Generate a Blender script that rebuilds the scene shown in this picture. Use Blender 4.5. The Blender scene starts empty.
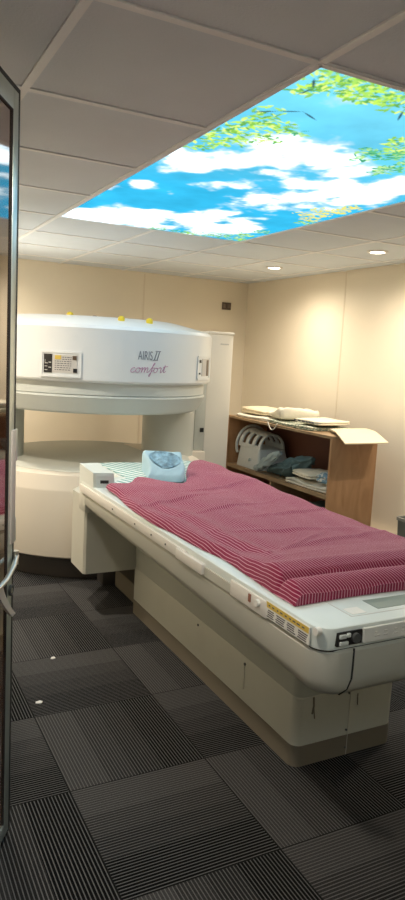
import bpy, bmesh, math, random
import numpy as np
from mathutils import Vector, Matrix, noise
random.seed(7)
S = bpy.context.scene
COL = S.collection
PI = math.pi

# ------------------------------------------------------------------ materials
def mat(name, col, rough=0.5, metal=0.0, spec=0.5, coat=0.0, bump=None, var=None):
    m = bpy.data.materials.new(name); m.use_nodes = True
    nt = m.node_tree; b = nt.nodes['Principled BSDF']
    b.inputs['Base Color'].default_value = (*col, 1)
    b.inputs['Roughness'].default_value = rough
    b.inputs['Metallic'].default_value = metal
    b.inputs['Specular IOR Level'].default_value = spec
    b.inputs['Coat Weight'].default_value = coat
    tc = None
    if bump or var:
        tc = nt.nodes.new('ShaderNodeTexCoord')
    if bump:
        n = nt.nodes.new('ShaderNodeTexNoise'); n.inputs['Scale'].default_value = bump[0]; n.inputs['Detail'].default_value = 4
        nt.links.new(tc.outputs['Object'], n.inputs['Vector'])
        bp = nt.nodes.new('ShaderNodeBump'); bp.inputs['Strength'].default_value = bump[1]; bp.inputs['Distance'].default_value = 0.01
        nt.links.new(n.outputs['Fac'], bp.inputs['Height']); nt.links.new(bp.outputs['Normal'], b.inputs['Normal'])
    if var:
        n = nt.nodes.new('ShaderNodeTexNoise'); n.inputs['Scale'].default_value = var[0]; n.inputs['Detail'].default_value = 5
        mp = nt.nodes.new('ShaderNodeMapping'); mp.inputs['Scale'].default_value = var[2] if len(var) > 2 else (1, 1, 1)
        nt.links.new(tc.outputs['Object'], mp.inputs['Vector']); nt.links.new(mp.outputs['Vector'], n.inputs['Vector'])
        r = nt.nodes.new('ShaderNodeValToRGB')
        k = var[1]
        r.color_ramp.elements[0].position = .3; r.color_ramp.elements[1].position = .7
        r.color_ramp.elements[0].color = (*[c * (1 - k) for c in col], 1)
        r.color_ramp.elements[1].color = (*[min(1, c * (1 + k)) for c in col], 1)
        nt.links.new(n.outputs['Fac'], r.inputs['Fac']); nt.links.new(r.outputs['Color'], b.inputs['Base Color'])
    return m

def emis(name, col, strength):
    m = bpy.data.materials.new(name); m.use_nodes = True
    nt = m.node_tree; nt.nodes.clear()
    e = nt.nodes.new('ShaderNodeEmission'); o = nt.nodes.new('ShaderNodeOutputMaterial')
    e.inputs['Color'].default_value = (*col, 1); e.inputs['Strength'].default_value = strength
    nt.links.new(e.outputs[0], o.inputs[0]); return m

class NB:                                    # tiny node builder
    def __init__(s, name):
        s.m = bpy.data.materials.new(name); s.m.use_nodes = True
        s.nt = s.m.node_tree; s.b = s.nt.nodes['Principled BSDF']
    def n(s, t, **k):
        x = s.nt.nodes.new(t)
        for a, v in k.items(): setattr(x, a, v)
        return x
    def l(s, a, b): s.nt.links.new(a, b)
    def math(s, op, a, b=None, c=None):
        x = s.n('ShaderNodeMath', operation=op)
        for i, v in enumerate((a, b, c)):
            if v is None: continue
            if isinstance(v, (int, float)): x.inputs[i].default_value = v
            else: s.l(v, x.inputs[i])
        return x.outputs[0]
    def mix(s, f, a, b):
        x = s.n('ShaderNodeMix', data_type='RGBA')
        for sock, v in ((x.inputs[0], f), (x.inputs[6], a), (x.inputs[7], b)):
            if isinstance(v, (int, float)): sock.default_value = v
            elif isinstance(v, tuple): sock.default_value = (*v, 1)
            else: s.l(v, sock)
        return x.outputs[2]
    def ramp(s, f, stops, interp='LINEAR'):
        r = s.n('ShaderNodeValToRGB'); r.color_ramp.interpolation = interp
        e = r.color_ramp.elements
        while len(e) < len(stops): e.new(.5)
        for el, (p, c) in zip(e, stops):
            el.position = p; el.color = (*c, 1) if isinstance(c, tuple) else (c, c, c, 1)
        s.l(f, r.inputs[0]); return r.outputs[0]

def carpet_material():
    k = NB('striped_carpet')
    pos = k.n('ShaderNodeTexCoord').outputs['Object']
    sp = k.n('ShaderNodeSeparateXYZ'); k.l(pos, sp.inputs[0])
    X = k.math('DIVIDE', k.math('SUBTRACT', sp.outputs[0], .617 - 10), .5)
    Y = k.math('DIVIDE', k.math('SUBTRACT', sp.outputs[1], 1.515 - 10), .5)
    ix, iy = k.math('FLOOR', X), k.math('FLOOR', Y)
    fx, fy = k.math('FRACT', X), k.math('FRACT', Y)
    par = k.math('MODULO', k.math('ADD', ix, iy), 2.0)          # quarter-turned neighbours
    def sel(a, b):                                              # par ? b : a
        return k.math('ADD', k.math('MULTIPLY', a, k.math('SUBTRACT', 1.0, par)), k.math('MULTIPLY', b, par))
    u = sel(k.math('SUBTRACT', 1.0, fy), fx)
    seed = k.math('ADD', k.math('MULTIPLY', ix, 12.9898), k.math('MULTIPLY', iy, 78.233))
    wn = k.n('ShaderNodeTexWhiteNoise', noise_dimensions='1D'); k.l(seed, wn.inputs['W'])
    rnd = wn.outputs['Value']
    # bands across the tile: pale, mid, mottled, black
    band = k.ramp(u, [(0, .95), (.28, .55), (.48, .30), (.68, .02)], 'CONSTANT')
    stripe = k.math('FRACT', k.math('MULTIPLY', u, 44.0))
    line = k.math('LESS_THAN', k.math('ABSOLUTE', k.math('SUBTRACT', stripe, .5)), .14)
    nz = k.n('ShaderNodeTexNoise'); nz.inputs['Scale'].default_value = 260; nz.inputs['Detail'].default_value = 3; k.l(pos, nz.inputs['Vector'])
    nz2 = k.n('ShaderNodeTexNoise'); nz2.inputs['Scale'].default_value = 2.2; k.l(pos, nz2.inputs['Vector'])
    speck = k.math('MULTIPLY', nz.outputs['Fac'], band)
    ground = k.mix(speck, (.002, .002, .0025), (.094, .093, .094))
    pale = k.mix(band, (.13, .13, .132), (.122, .12, .119))
    col = k.mix(k.math('MULTIPLY', line, k.math('ADD', .45, k.math('MULTIPLY', nz.outputs['Fac'], .8))), ground, pale)
    # seams between tiles
    edge = k.math('MINIMUM', k.math('MINIMUM', fx, k.math('SUBTRACT', 1.0, fx)), k.math('MINIMUM', fy, k.math('SUBTRACT', 1.0, fy)))
    seam = k.math('LESS_THAN', edge, .004)
    col = k.mix(seam, col, (.008, .008, .008))
    k.l(col, k.b.inputs['Base Color']); k.b.inputs['Roughness'].default_value = .95
    k.b.inputs['Specular IOR Level'].default_value = .1
    bp = k.n('ShaderNodeBump'); bp.inputs['Strength'].default_value = .35; bp.inputs['Distance'].default_value = .004
    k.l(k.math('ADD', line, nz.outputs['Fac']), bp.inputs['Height']); k.l(bp.outputs[0], k.b.inputs['Normal'])
    return k.m

def blanket_material():
    k = NB('maroon_striped_cotton')
    uv = k.n('ShaderNodeUVMap').outputs[0]
    sp = k.n('ShaderNodeSeparateXYZ'); k.l(uv, sp.inputs[0])
    nz = k.n('ShaderNodeTexNoise'); nz.inputs['Scale'].default_value = 7; k.l(uv, nz.inputs['Vector'])
    w = k.math('MULTIPLY', k.math('SUBTRACT', nz.outputs['Fac'], .5), .02)
    t = k.math('FRACT', k.math('MULTIPLY', k.math('ADD', sp.outputs[0], w), 92.0))
    line = k.math("LESS_THAN", t, .23)
    t2 = k.math('FRACT', k.math('MULTIPLY', sp.outputs[1], 240.0))
    weave = k.math('MULTIPLY', k.math('LESS_THAN', t2, .5), .35)
    c = k.mix(weave, (.27, .018, .065), (.20, .013, .047))
    c = k.mix(line, c, (.63, .31, .40))
    k.l(c, k.b.inputs['Base Color']); k.b.inputs['Roughness'].default_value = .85
    k.b.inputs['Sheen Weight'].default_value = .15
    k.b.inputs['Specular IOR Level'].default_value = .2
    return k.m

def diag_sheet_material():
    k = NB('green_white_striped_sheet')
    pos = k.n('ShaderNodeTexCoord').outputs['Object']
    sp = k.n('ShaderNodeSeparateXYZ'); k.l(pos, sp.inputs[0])
    d = k.math('ADD', k.math('MULTIPLY', sp.outputs[0], 1.0), k.math('MULTIPLY', sp.outputs[1], .42))
    t = k.math('FRACT', k.math('MULTIPLY', d, 21.0))
    f = k.math('LESS_THAN', t, .48)
    c = k.mix(f, (.74, .80, .78), (.20, .40, .37))
    k.l(c, k.b.inputs['Base Color']); k.b.inputs['Roughness'].default_value = .8
    return k.m

def pattern_cloth(name, a, b, scale):
    k = NB(name)
    pos = k.n('ShaderNodeTexCoord').outputs['Object']
    vz = k.n('ShaderNodeTexNoise'); vz.inputs['Scale'].default_value = scale; vz.inputs['Detail'].default_value = 2; k.l(pos, vz.inputs['Vector'])
    c = k.ramp(vz.outputs['Fac'], [(0, a), (.50, b)], 'CONSTANT')
    k.l(c, k.b.inputs['Base Color']); k.b.inputs['Roughness'].default_value = .85
    return k.m

def wood_material(name, a, b, sc=(3, 3, 26), axis_scale=1.0):
    k = NB(name)
    pos = k.n('ShaderNodeTexCoord').outputs['Object']
    mp = k.n('ShaderNodeMapping'); mp.inputs['Scale'].default_value = sc; k.l(pos, mp.inputs['Vector'])
    n1 = k.n('ShaderNodeTexNoise'); n1.inputs['Scale'].default_value = 1.2; n1.inputs['Detail'].default_value = 6; n1.inputs['Distortion'].default_value = 1.2
    k.l(mp.outputs[0], n1.inputs['Vector'])
    c = k.ramp(n1.outputs['Fac'], [(.3, a), (.7, b)])
    k.l(c, k.b.inputs['Base Color']); k.b.inputs['Roughness'].default_value = .5
    return k.m

M = {}
M['carpet'] = carpet_material()
M['wall'] = mat('cream_wall_laminate', (.86, .77, .61), .42, var=(1.3, .03))
M['seam'] = mat('wall_joint', (.79, .69, .53), .6)
M['tile'] = mat('ceiling_tile', (.76, .82, .88), .95, spec=.1, bump=(140, .25), var=(3, .03))
M['tbar'] = mat('ceiling_grid_white', (.90, .92, .94), .5)
M['gap'] = mat('ceiling_gap_dark', (.04, .035, .03), .9)
M['skirt_wall'] = mat('pale_ledge', (.78, .68, .54), .4)
M['white'] = mat('gantry_white', (.80, .83, .84), .32, coat=.15)
M['towercream'] = mat('tower_cream_white', (.80, .76, .68), .4)
M['cream'] = mat('gantry_cream', (.70, .64, .55), .4)
M['greyplastic'] = mat('gantry_grey_plastic', (.64, .68, .66), .42)
M['postgrey'] = mat('column_grey', (.55, .57, .53), .45)
M['topgrey'] = mat('lower_top_grey', (.52, .53, .48), .45)
M['plinth'] = mat('dark_plinth', (.055, .048, .044), .6)
M['tabletop'] = mat('table_white', (.72, .78, .76), .3, coat=.2)
M['rail'] = mat('table_rail_white', (.78, .75, .70), .35)
M['frame'] = mat('table_frame_beige', (.55, .545, .48), .42)
M['body'] = mat('table_body_grey', (.43, .445, .395), .45)
M['pedestal'] = mat('pedestal_cream', (.54, .545, .48), .45, var=(6, .03))
M['kick'] = mat('pedestal_kick_taupe', (.19, .165, .125), .55)
M['black'] = mat('black_plastic', (.015, .015, .016), .4)
M['darkgrey'] = mat('dark_grey', (.08, .085, .085), .5)
M['line'] = mat('dark_gap', (.03, .03, .028), .8)
M['yellow'] = mat('yellow_plastic', (.85, .62, .03), .4)
M['stickerwhite'] = mat('sticker_white', (.80, .80, .76), .5)
M['stickeryellow'] = mat('sticker_yellow', (.72, .52, .10), .5)
M['ink'] = mat('ink_grey', (.10, .10, .12), .6)
M['logo'] = mat('logo_grey', (.22, .24, .28), .5)
M['pink'] = mat('logo_purple', (.50, .25, .40), .5)
M['palepaper'] = mat('pale_label', (.62, .60, .57), .5)
M['recess'] = mat('recess_green_grey', (.27, .33, .29), .5)
M['blanket'] = blanket_material()
M['sheet'] = diag_sheet_material()
M['bluepad'] = mat('light_blue_fabric', (.46, .66, .76), .85)
M['bluedark'] = mat('mid_blue_fabric', (.25, .41, .52), .85, var=(34, .5))
M['wood'] = wood_material('shelf_wood', (.36, .185, .085), (.50, .285, .145), (9, 9, 2.2))
M['woodedge'] = wood_material('shelf_edge_wood', (.27, .17, .09), (.40, .27, .15), (9, 2, 9))
M['shelfback'] = mat('shelf_back_red_brown', (.165, .062, .036), .6, var=(3, .1))
M['coil'] = mat('coil_white', (.60, .63, .62), .35)
M['cloth_cream'] = mat('cream_cotton', (.74, .64, .45), .9, bump=(60, .3), var=(14, .06))
M['cloth_cream2'] = mat('pale_cream_cotton', (.80, .73, .58), .9, bump=(60, .3), var=(14, .05))
M['cloth_print'] = pattern_cloth('green_printed_cotton', (.62, .60, .46), (.22, .27, .20), 55)
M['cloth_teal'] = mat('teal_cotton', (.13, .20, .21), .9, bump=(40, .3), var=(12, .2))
M['cloth_lightblue'] = mat('pale_blue_cotton', (.36, .43, .44), .9, var=(12, .1))
M['cloth_blueprint'] = pattern_cloth('blue_printed_cotton', (.60, .61, .56), (.17, .28, .36), 34)
M['cloth_white'] = mat('off_white_cotton', (.66, .62, .52), .9, var=(14, .08))
M['board'] = mat('pale_board', (.80, .67, .47), .6, var=(2, .04))
M['cord'] = mat('white_cord', (.75, .70, .6), .6)
M['steel'] = mat('door_frame_steel', (.62, .68, .65), .32, metal=.75, var=(8, .1, (1, 1, .2)))
M['chrome'] = mat('satin_chrome', (.55, .55, .52), .3, metal=.9)
M['latchpaint'] = mat('latch_pale_paint', (.62, .57, .54), .4)
M['gasket'] = mat('door_gasket', (.018, .018, .018), .6)
M['bin'] = mat('grey_plastic_bin', (.16, .17, .15), .5)
M['bin2'] = mat('bin_rim', (.27, .27, .24), .5)
M['switch'] = mat('brown_switch_plate', (.11, .075, .05), .4)
M['switch2'] = mat('switch_rocker', (.19, .14, .10), .4)
M['lamp'] = emis('lamp_diffuser', (1, .9, .75), 9)
M['lampring'] = mat('lamp_ring_white', (.8, .78, .74), .4)
M['paper'] = mat('paper_scrap', (.75, .74, .72), .8)

def door_material():
    k = NB('glossy_brown_door')
    pos = k.n('ShaderNodeTexCoord').outputs['Object']
    mp = k.n('ShaderNodeMapping'); mp.inputs['Scale'].default_value = (14, 14, 1.2); k.l(pos, mp.inputs['Vector'])
    n1 = k.n('ShaderNodeTexNoise'); n1.inputs['Scale'].default_value = 1; n1.inputs['Detail'].default_value = 5; k.l(mp.outputs[0], n1.inputs['Vector'])
    c = k.ramp(n1.outputs['Fac'], [(.3, (.075, .027, .012)), (.7, (.13, .052, .022))])
    k.l(c, k.b.inputs['Base Color'])
    k.b.inputs['Roughness'].default_value = .06; k.b.inputs['IOR'].default_value = 2.4
    k.b.inputs['Specular IOR Level'].default_value = .5
    k.b.inputs['Coat Weight'].default_value = 1.0; k.b.inputs['Coat Roughness'].default_value = .04; k.b.inputs['Coat IOR'].default_value = 2.0
    return k.m
M['door'] = door_material()

# ------------------------------------------------------------------ mesh helper
class MB:
    def __init__(s): s.bm = bmesh.new()
    def box(s, x0, x1, y0, y1, z0, z1, bev=0, seg=2, only=None):
        r = bmesh.ops.create_cube(s.bm, size=1)
        vs = r['verts']
        for v in vs:
            v.co = Vector(((x0 + x1) / 2 + v.co.x * (x1 - x0), (y0 + y1) / 2 + v.co.y * (y1 - y0), (z0 + z1) / 2 + v.co.z * (z1 - z0)))
        if bev:
            es = list({e for v in vs for e in v.link_edges})
            bmesh.ops.bevel(s.bm, geom=es, offset=bev, segments=seg, affect='EDGES', profile=.5)
        return s
    def rings(s, rings, cap0=True, cap1=True, close=True):
        R = [[s.bm.verts.new(p) for p in r] for r in rings]
        n = len(R[0])
        for a, b in zip(R, R[1:]):
            for i in range(n if close else n - 1):
                j = (i + 1) % n
                s.bm.faces.new((a[i], a[j], b[j], b[i]))
        if cap0: s.bm.faces.new(list(reversed(R[0])))
        if cap1: s.bm.faces.new(R[-1])
        return s
    def lathe(s, cx, cy, prof, n=96, a0=0, a1=2 * PI):
        rings = []
        for r, z in prof:
            r = max(r, 1e-4)
            rings.append([(cx + r * math.cos(2 * PI * i / n), cy + r * math.sin(2 * PI * i / n), z) for i in range(n)])
        return s.rings(rings)
    def cyl(s, p, q, r, r2=None, n=20):
        p, q = Vector(p), Vector(q); d = (q - p).normalized()
        u = d.orthogonal().normalized(); w = d.cross(u)
        r2 = r if r2 is None else r2
        return s.rings([[c + (u * math.cos(2 * PI * i / n) + w * math.sin(2 * PI * i / n)) * rr for i in range(n)] for c, rr in ((p, r), (q, r2))])
    def tube(s, pts, r, n=10):
        pts = [Vector(p) for p in pts]
        rings = []; u = None
        for i, p in enumerate(pts):
            d = (pts[min(i + 1, len(pts) - 1)] - pts[max(i - 1, 0)]).normalized()
            if u is None: u = d.orthogonal().normalized()
            u = (u - d * u.dot(d)).normalized(); w = d.cross(u)
            rings.append([p + (u * math.cos(2 * PI * k / n) + w * math.sin(2 * PI * k / n)) * r for k in range(n)])
        return s.rings(rings)
    def prism(s, outline, z0, z1):
        return s.rings([[(x, y, z0) for x, y in outline], [(x, y, z1) for x, y in outline]])
    def xform(s, mtx): bmesh.ops.transform(s.bm, matrix=mtx, verts=s.bm.verts); return s

def merged(lst):
    m = MB()
    for q in lst:
        me_ = bpy.data.meshes.new('x'); q.bm.to_mesh(me_); m.bm.from_mesh(me_); bpy.data.meshes.remove(me_); q.bm.free()
    return m

def root_of(o):
    while o.parent: o = o.parent
    return o
def ob(name, mb, material, parent=None, smooth=35, label=None):
    bm = mb.bm if isinstance(mb, MB) else mb
    bmesh.ops.recalc_face_normals(bm, faces=bm.faces)
    me = bpy.data.meshes.new(name)
    if parent is not None:
        b = root_of(parent).location
        bmesh.ops.translate(bm, vec=-b, verts=bm.verts)
    bm.to_mesh(me); bm.free()
    me.materials.append(material)
    if smooth:
        me.polygons.foreach_set('use_smooth', [True] * len(me.polygons))
        me.set_sharp_from_angle(angle=math.radians(smooth))
    o = bpy.data.objects.new(name, me); COL.objects.link(o)
    if parent is not None: o.parent = parent
    if label: o['label'] = label
    return o
def rebase(o):                               # put a one-mesh thing's origin at its own base
    co = np.array([v.co[:] for v in o.data.vertices])
    b = Vector(((co[:, 0].min() + co[:, 0].max()) / 2, (co[:, 1].min() + co[:, 1].max()) / 2, co[:, 2].min()))
    o.data.transform(Matrix.Translation(-b)); o.location = b
def tag(o, label, cat, group=None):
    o['label'] = label; o['category'] = cat
    if group: o['group'] = group
    return o
def thing(name, loc, label, cat, group=None):
    o = bpy.data.objects.new(name, None); COL.objects.link(o); o.location = loc
    o.empty_display_size = .1
    bpy.context.view_layer.update()
    return tag(o, label, cat, group)
def struct(o): o['kind'] = 'structure'; return o

def rrect(x0, x1, y0, y1, r, n=6):
    pts = []
    for cx, cy, a in ((x1 - r, y1 - r, 0), (x0 + r, y1 - r, 90), (x0 + r, y0 + r, 180), (x1 - r, y0 + r, 270)):
        for i in range(n + 1):
            t = math.radians(a + 90 * i / n); pts.append((cx + r * math.cos(t), cy + r * math.sin(t)))
    return pts

# ------------------------------------------------------------------ room
XW, YB, XL, ZC = 3.62, 6.18, -.27, 2.19
struct(ob('floor', MB().box(-1.3, XW + .1, -.9, YB + .1, -.1, 0), M['carpet'], smooth=0))
struct(ob('wall_right', MB().box(XW, XW + .1, -.9, YB + .1, 0, 2.35), M['wall'], smooth=0))
struct(ob('wall_back', MB().box(XL - .1, XW, YB, YB + .1, 0, 2.35), M['wall'], smooth=0))
struct(ob('wall_left', MB().box(XL - .1, XL, .75, YB, 0, 2.35).box(-1.3, XL - .1, .75, .85, 0, 2.35).box(-1.4, -1.3, -.9, .85, 0, 2.35), M['wall'], smooth=0))
struct(ob('wall_front', MB().box(-1.4, XW, -1.0, -.9, 0, 2.35), M['wall'], smooth=0))
# cover strips over the joints of the wall boards
tr = MB()
for y in (4.60, 3.38, 2.16): tr.box(XW - .003, XW, y - .007, y + .007, .2, 2.18)
struct(ob('trim_1', tr, M['seam'], smooth=0))
tr = MB()
for x in (2.48, 1.26): tr.box(x - .007, x + .007, YB - .003, YB, .2, 2.18)
struct(ob('trim_2', tr, M['seam'], smooth=0))
struct(ob('baseboard_right', MB().box(XW - .10, XW, 1.0, YB - .1, 0, .165, .006), M['skirt_wall'], smooth=30))
struct(ob('baseboard_back', MB().box(XL, XW, YB - .05, YB, 0, .165, .006), M['skirt_wall'], smooth=30))

# ceiling: recessed tiles hung in a grid of T bars, open where the light panel sits
gx = [1.06 + .6 * k for k in range(-4, 6)]
gy = [1.52 + .62 * k for k in range(-4, 9)]
PX0, PX1, PY0, PY1 = 1.06, 2.26, 1.52, 4.00
c = MB()
c.box(-1.4, XW + .1, -1, YB + .1, 2.30, 2.35)
for i in range(len(gx) - 1):
    for j in range(len(gy) - 1):
        if PX0 - .01 <= gx[i] < PX1 - .01 and PY0 - .01 <= gy[j] < PY1 - .01: continue
        x0, x1, y0, y1 = gx[i] + .0132, gx[i + 1] - .0132, gy[j] + .0132, gy[j + 1] - .0132
        x0, x1, y0, y1 = max(x0, -1.29), min(x1, XW - .003), max(y0, -.89), min(y1, YB - .003)
        if x1 - x0 < .02 or y1 - y0 < .02: continue
        c.box(x0, x1, y0, y1, ZC + .003, ZC + .02)
struct(ob('ceiling', c, M['tile'], smooth=0))
c = MB()
for x in gx:
    if -1.3 < x < XW:
        if PX0 + .1 < x < PX1 - .1:
            c.box(x - .012, x + .012, -.89, PY0, ZC - .002, ZC + .03); c.box(x - .012, x + .012, PY1, YB, ZC - .002, ZC + .03)
        else: c.box(x - .012, x + .012, -.89, YB, ZC - .002, ZC + .03)
for y in gy:
    if -.88 < y < YB:
        if PY0 + .1 < y < PY1 - .1:
            c.box(-1.3, PX0, y - .012, y + .012, ZC - .0015, ZC + .028); c.box(PX1, XW, y - .012, y + .012, ZC - .0015, ZC + .028)
        else: c.box(-1.3, XW, y - .012, y + .012, ZC - .0015, ZC + .028)
struct(ob('trim_3', c, M['tbar'], smooth=0))

# ------------------------------------------------------------------ backlit sky panel in the ceiling
def sky_picture():
    nx, ny = 230, 480
    x0, x1, y0, y1 = PX0 + .008, PX1 - .008, PY0 + .008, PY1 - .008
    gx_, gy_ = np.linspace(x0, x1, nx), np.linspace(y0, y1, ny)
    Xg, Yg = np.meshgrid(gx_, gy_)                       # [ny,nx]
    rs = np.random.RandomState(4)
    def fbm(scale, octs=5, ax=1.0):
        out = np.zeros_like(Xg); amp, tot = 1., 0.
        for o in range(octs):
            s = scale * 2 ** o
            L = rs.rand(int(s * 3) + 6, int(s * 3 / ax) + 6)
            u = (Xg - x0) * s; v = (Yg - y0) * s / ax
            iu, iv = u.astype(int), v.astype(int); fu, fv = u - iu, v - iv
            fu = fu * fu * (3 - 2 * fu); fv = fv * fv * (3 - 2 * fv)
            iu %= L.shape[0] - 1; iv %= L.shape[1] - 1
            out += amp * ((L[iu, iv] * (1 - fu) + L[iu + 1, iv] * fu) * (1 - fv) + (L[iu, iv + 1] * (1 - fu) + L[iu + 1, iv + 1] * fu) * fv)
            tot += amp; amp *= .55
        return out / tot
    n1, n2 = fbm(2.5), fbm(5)
    clouds = [(1.10, 3.85, .16), (1.3, 3.75, .20), (1.5, 3.68, .20), (1.72, 3.62, .22), (1.92, 3.66, .2), (1.06, 3.12, .05), (1.16, 2.98, .05),
              (1.24, 2.56, .11), (1.36, 2.47, .13), (1.48, 2.48, .11), (1.45, 2.80, .08), (1.53, 2.74, .09), (1.72, 2.90, .14), (1.90, 3.40, .11),
              (1.84, 2.80, .19), (1.68, 2.80, .16), (1.92, 2.66, .18), (2.05, 2.63, .13), (2.06, 2.49, .11), (1.75, 2.55, .12), (1.86, 2.45, .12),
              (1.40, 2.30, .11), (1.47, 2.19, .12), (1.58, 2.15, .13), (1.33, 2.16, .09), (1.50, 2.05, .09), (1.48, 2.33, .09), (2.06, 2.37, .09),
              (1.75, 2.25, .09), (1.99, 2.30, .09), (2.12, 2.1, .10), (2.0, 1.85, .12), (1.75, 3.35, .09)]
    d = np.full_like(Xg, -.35)
    for cx, cy, r in clouds:
        d = np.maximum(d, 1.25 - np.hypot((Xg - cx), (Yg - cy) * .8) / r * .72)
    n3 = fbm(11, 4)
    q = d - .06 + (n1 - .5) * 1.5 + (n2 - .5) * 1.7 + (n3 - .5) * 1.2
    m = np.clip((q - .12) / .5, 0, 1); m = m * m * (3 - 2 * m)
    m2 = np.clip((q - .45) / .85, 0, 1)
    t = np.clip((Yg - 1.6) / 1.3, 0, 1)[..., None]
    blue = (np.array([.16, .58, .76]) * (1 - t) + np.array([.035, .44, .73]) * t) * .80
    blue = blue * (1 + (n2[..., None] - .5) * .5)
    pale = np.array([.38, .54, .61]); white = np.array([1.75, 2.05, 2.25])
    col = blue * (1 - m[..., None]) + pale * m[..., None]
    col = col * (1 - m2[..., None]) + white * m2[..., None]
    # branches with leaves
    def leaf(cx, cy, L, W, ang, c_):
        i0, i1 = np.searchsorted(gy_, [cy - L, cy + L]); j0, j1 = np.searchsorted(gx_, [cx - L, cx + L])
        if i1 <= i0 or j1 <= j0: return
        dx, dy = Xg[i0:i1, j0:j1] - cx, Yg[i0:i1, j0:j1] - cy
        a = dx * math.cos(ang) + dy * math.sin(ang); b = -dx * math.sin(ang) + dy * math.cos(ang)
        w = W * np.clip(1 - (a / L) ** 2, 0, 1)
        msk = np.clip((w - np.abs(b)) / .004, 0, 1)[..., None]
        col[i0:i1, j0:j1] = col[i0:i1, j0:j1] * (1 - msk) + np.array(c_) * .78 * msk
    greens = [(.50, .78, .10), (.36, .66, .12), (.22, .50, .08), (.68, .86, .22), (.12, .36, .08)]
    yellows = [(.80, .66, .08), (.70, .72, .16), (.85, .74, .2)]
    teal = [(.10, .45, .20), (.25, .60, .25), (.45, .70, .25), (.05, .32, .16)]
    cl = [(1.13, 1.58, .09, 40, greens), (1.2, 1.585, .09, 40, greens), (1.28, 1.60, .08, 34, greens), (1.35, 1.59, .08, 34, greens), (1.42, 1.61, .08, 26, greens), (1.55, 1.6, .09, 26, greens), (1.7, 1.6, .1, 30, greens), (1.9, 1.62, .12, 36, greens), (1.12, 1.69, .05, 12, greens),
          (1.11, 2.30, .07, 26, greens), (1.13, 2.16, .07, 30, greens), (1.15, 2.06, .07, 32, greens), (1.16, 1.96, .06, 26, greens), (1.14, 1.88, .05, 14, greens), (1.24, 1.98, .06, 20, greens), (1.27, 2.12, .06, 24, greens), (1.20, 2.2, .06, 20, greens), (1.33, 1.99, .03, 8, teal),
          (1.63, 2.02, .05, 14, teal), (1.71, 2.00, .07, 28, teal), (1.72, 1.92, .07, 26, greens), (1.84, 2.14, .06, 22, teal), (1.88, 2.07, .08, 30, teal), (1.66, 2.09, .04, 10, teal), (1.83, 2.21, .04, 8, teal), (1.66, 1.85, .07, 24, greens), (1.8, 1.95, .09, 36, teal), (1.95, 1.95, .1, 36, teal),
          (1.66, 3.95, .05, 12, teal), (1.80, 3.95, .06, 18, teal), (1.93, 3.93, .08, 26, greens), (2.06, 3.88, .08, 30, teal), (2.15, 3.78, .07, 26, greens), (2.17, 3.6, .06, 18, teal), (2.2, 3.92, .07, 24, greens), (2.05, 3.7, .05, 10, teal),
          (2.17, 3.10, .06, 22, yellows), (2.15, 2.97, .06, 24, yellows), (2.17, 2.85, .06, 24, yellows), (2.17, 2.75, .05, 16, yellows), (2.06, 3.02, .05, 14, yellows), (2.08, 2.88, .05, 14, yellows), (2.2, 3.2, .05, 12, greens)]
    for cx, cy, r, n, pal in cl:
        for _ in range(int(n * 1.7)):
            a = rs.rand() * 6.28; q = r * math.sqrt(rs.rand())
            leaf(cx + q * math.cos(a), cy + q * math.sin(a), .011 + .017 * rs.rand(), .0045 + .006 * rs.rand(), rs.rand() * 6.28, pal[rs.randint(len(pal))])
    for pts in ([(1.09, 1.92), (1.16, 1.86), (1.22, 1.82), (1.30, 1.86)], [(1.10, 1.60), (1.14, 1.66), (1.13, 1.72)], [(1.5, 1.56), (1.45, 1.64), (1.5, 1.72)]):
        for (ax, ay), (bx, by) in zip(pts, pts[1:]):
            leaf((ax + bx) / 2, (ay + by) / 2, math.hypot(bx - ax, by - ay) * .55, .006, math.atan2(by - ay, bx - ax), (.03, .08, .12))
    col = np.clip(col, 0, 3)
    idx = np.arange(nx * ny).reshape(ny, nx)
    f = np.stack([idx[:-1, :-1], idx[1:, :-1], idx[1:, 1:], idx[:-1, 1:]], -1).reshape(-1, 4)
    co = np.stack([Xg, Yg, np.full_like(Xg, 0)], -1).reshape(-1, 3)
    return co, f, col.reshape(-1, 3)
panel = thing('sky_light_panel', ((PX0 + PX1) / 2, (PY0 + PY1) / 2, ZC - .004), 'large backlit ceiling panel printed with blue sky, white clouds and green leaves', 'light panel')
co, fc, colr = sky_picture()
co = co - np.array([panel.location.x, panel.location.y, 0]) + np.array([0, 0, .0035])
me = bpy.data.meshes.new('picture')
me.vertices.add(len(co)); me.vertices.foreach_set('co', co.ravel())
me.loops.add(fc.size); me.loops.foreach_set('vertex_index', fc.ravel().astype(np.int32))
me.polygons.add(len(fc)); me.polygons.foreach_set('loop_start', np.arange(0, fc.size, 4, dtype=np.int32))
me.update(calc_edges=True)
at = me.color_attributes.new('print', 'FLOAT_COLOR', 'POINT')
at.data.foreach_set('color', np.concatenate([colr, np.ones((len(colr), 1))], 1).ravel().astype(np.float32))
pm = bpy.data.materials.new('backlit_sky_print'); pm.use_nodes = True
nt = pm.node_tree; nt.nodes.clear()
a_ = nt.nodes.new('ShaderNodeVertexColor'); a_.layer_name = 'print'
e_ = nt.nodes.new('ShaderNodeEmission'); e_.inputs['Strength'].default_value = 1.0
o_ = nt.nodes.new('ShaderNodeOutputMaterial')
nt.links.new(a_.outputs['Color'], e_.inputs['Color']); nt.links.new(e_.outputs[0], o_.inputs[0])
PANEL_EMISSION = e_
me.materials.append(pm)
po = bpy.data.objects.new('picture', me); COL.objects.link(po); po.parent = panel
fr = MB()
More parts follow.
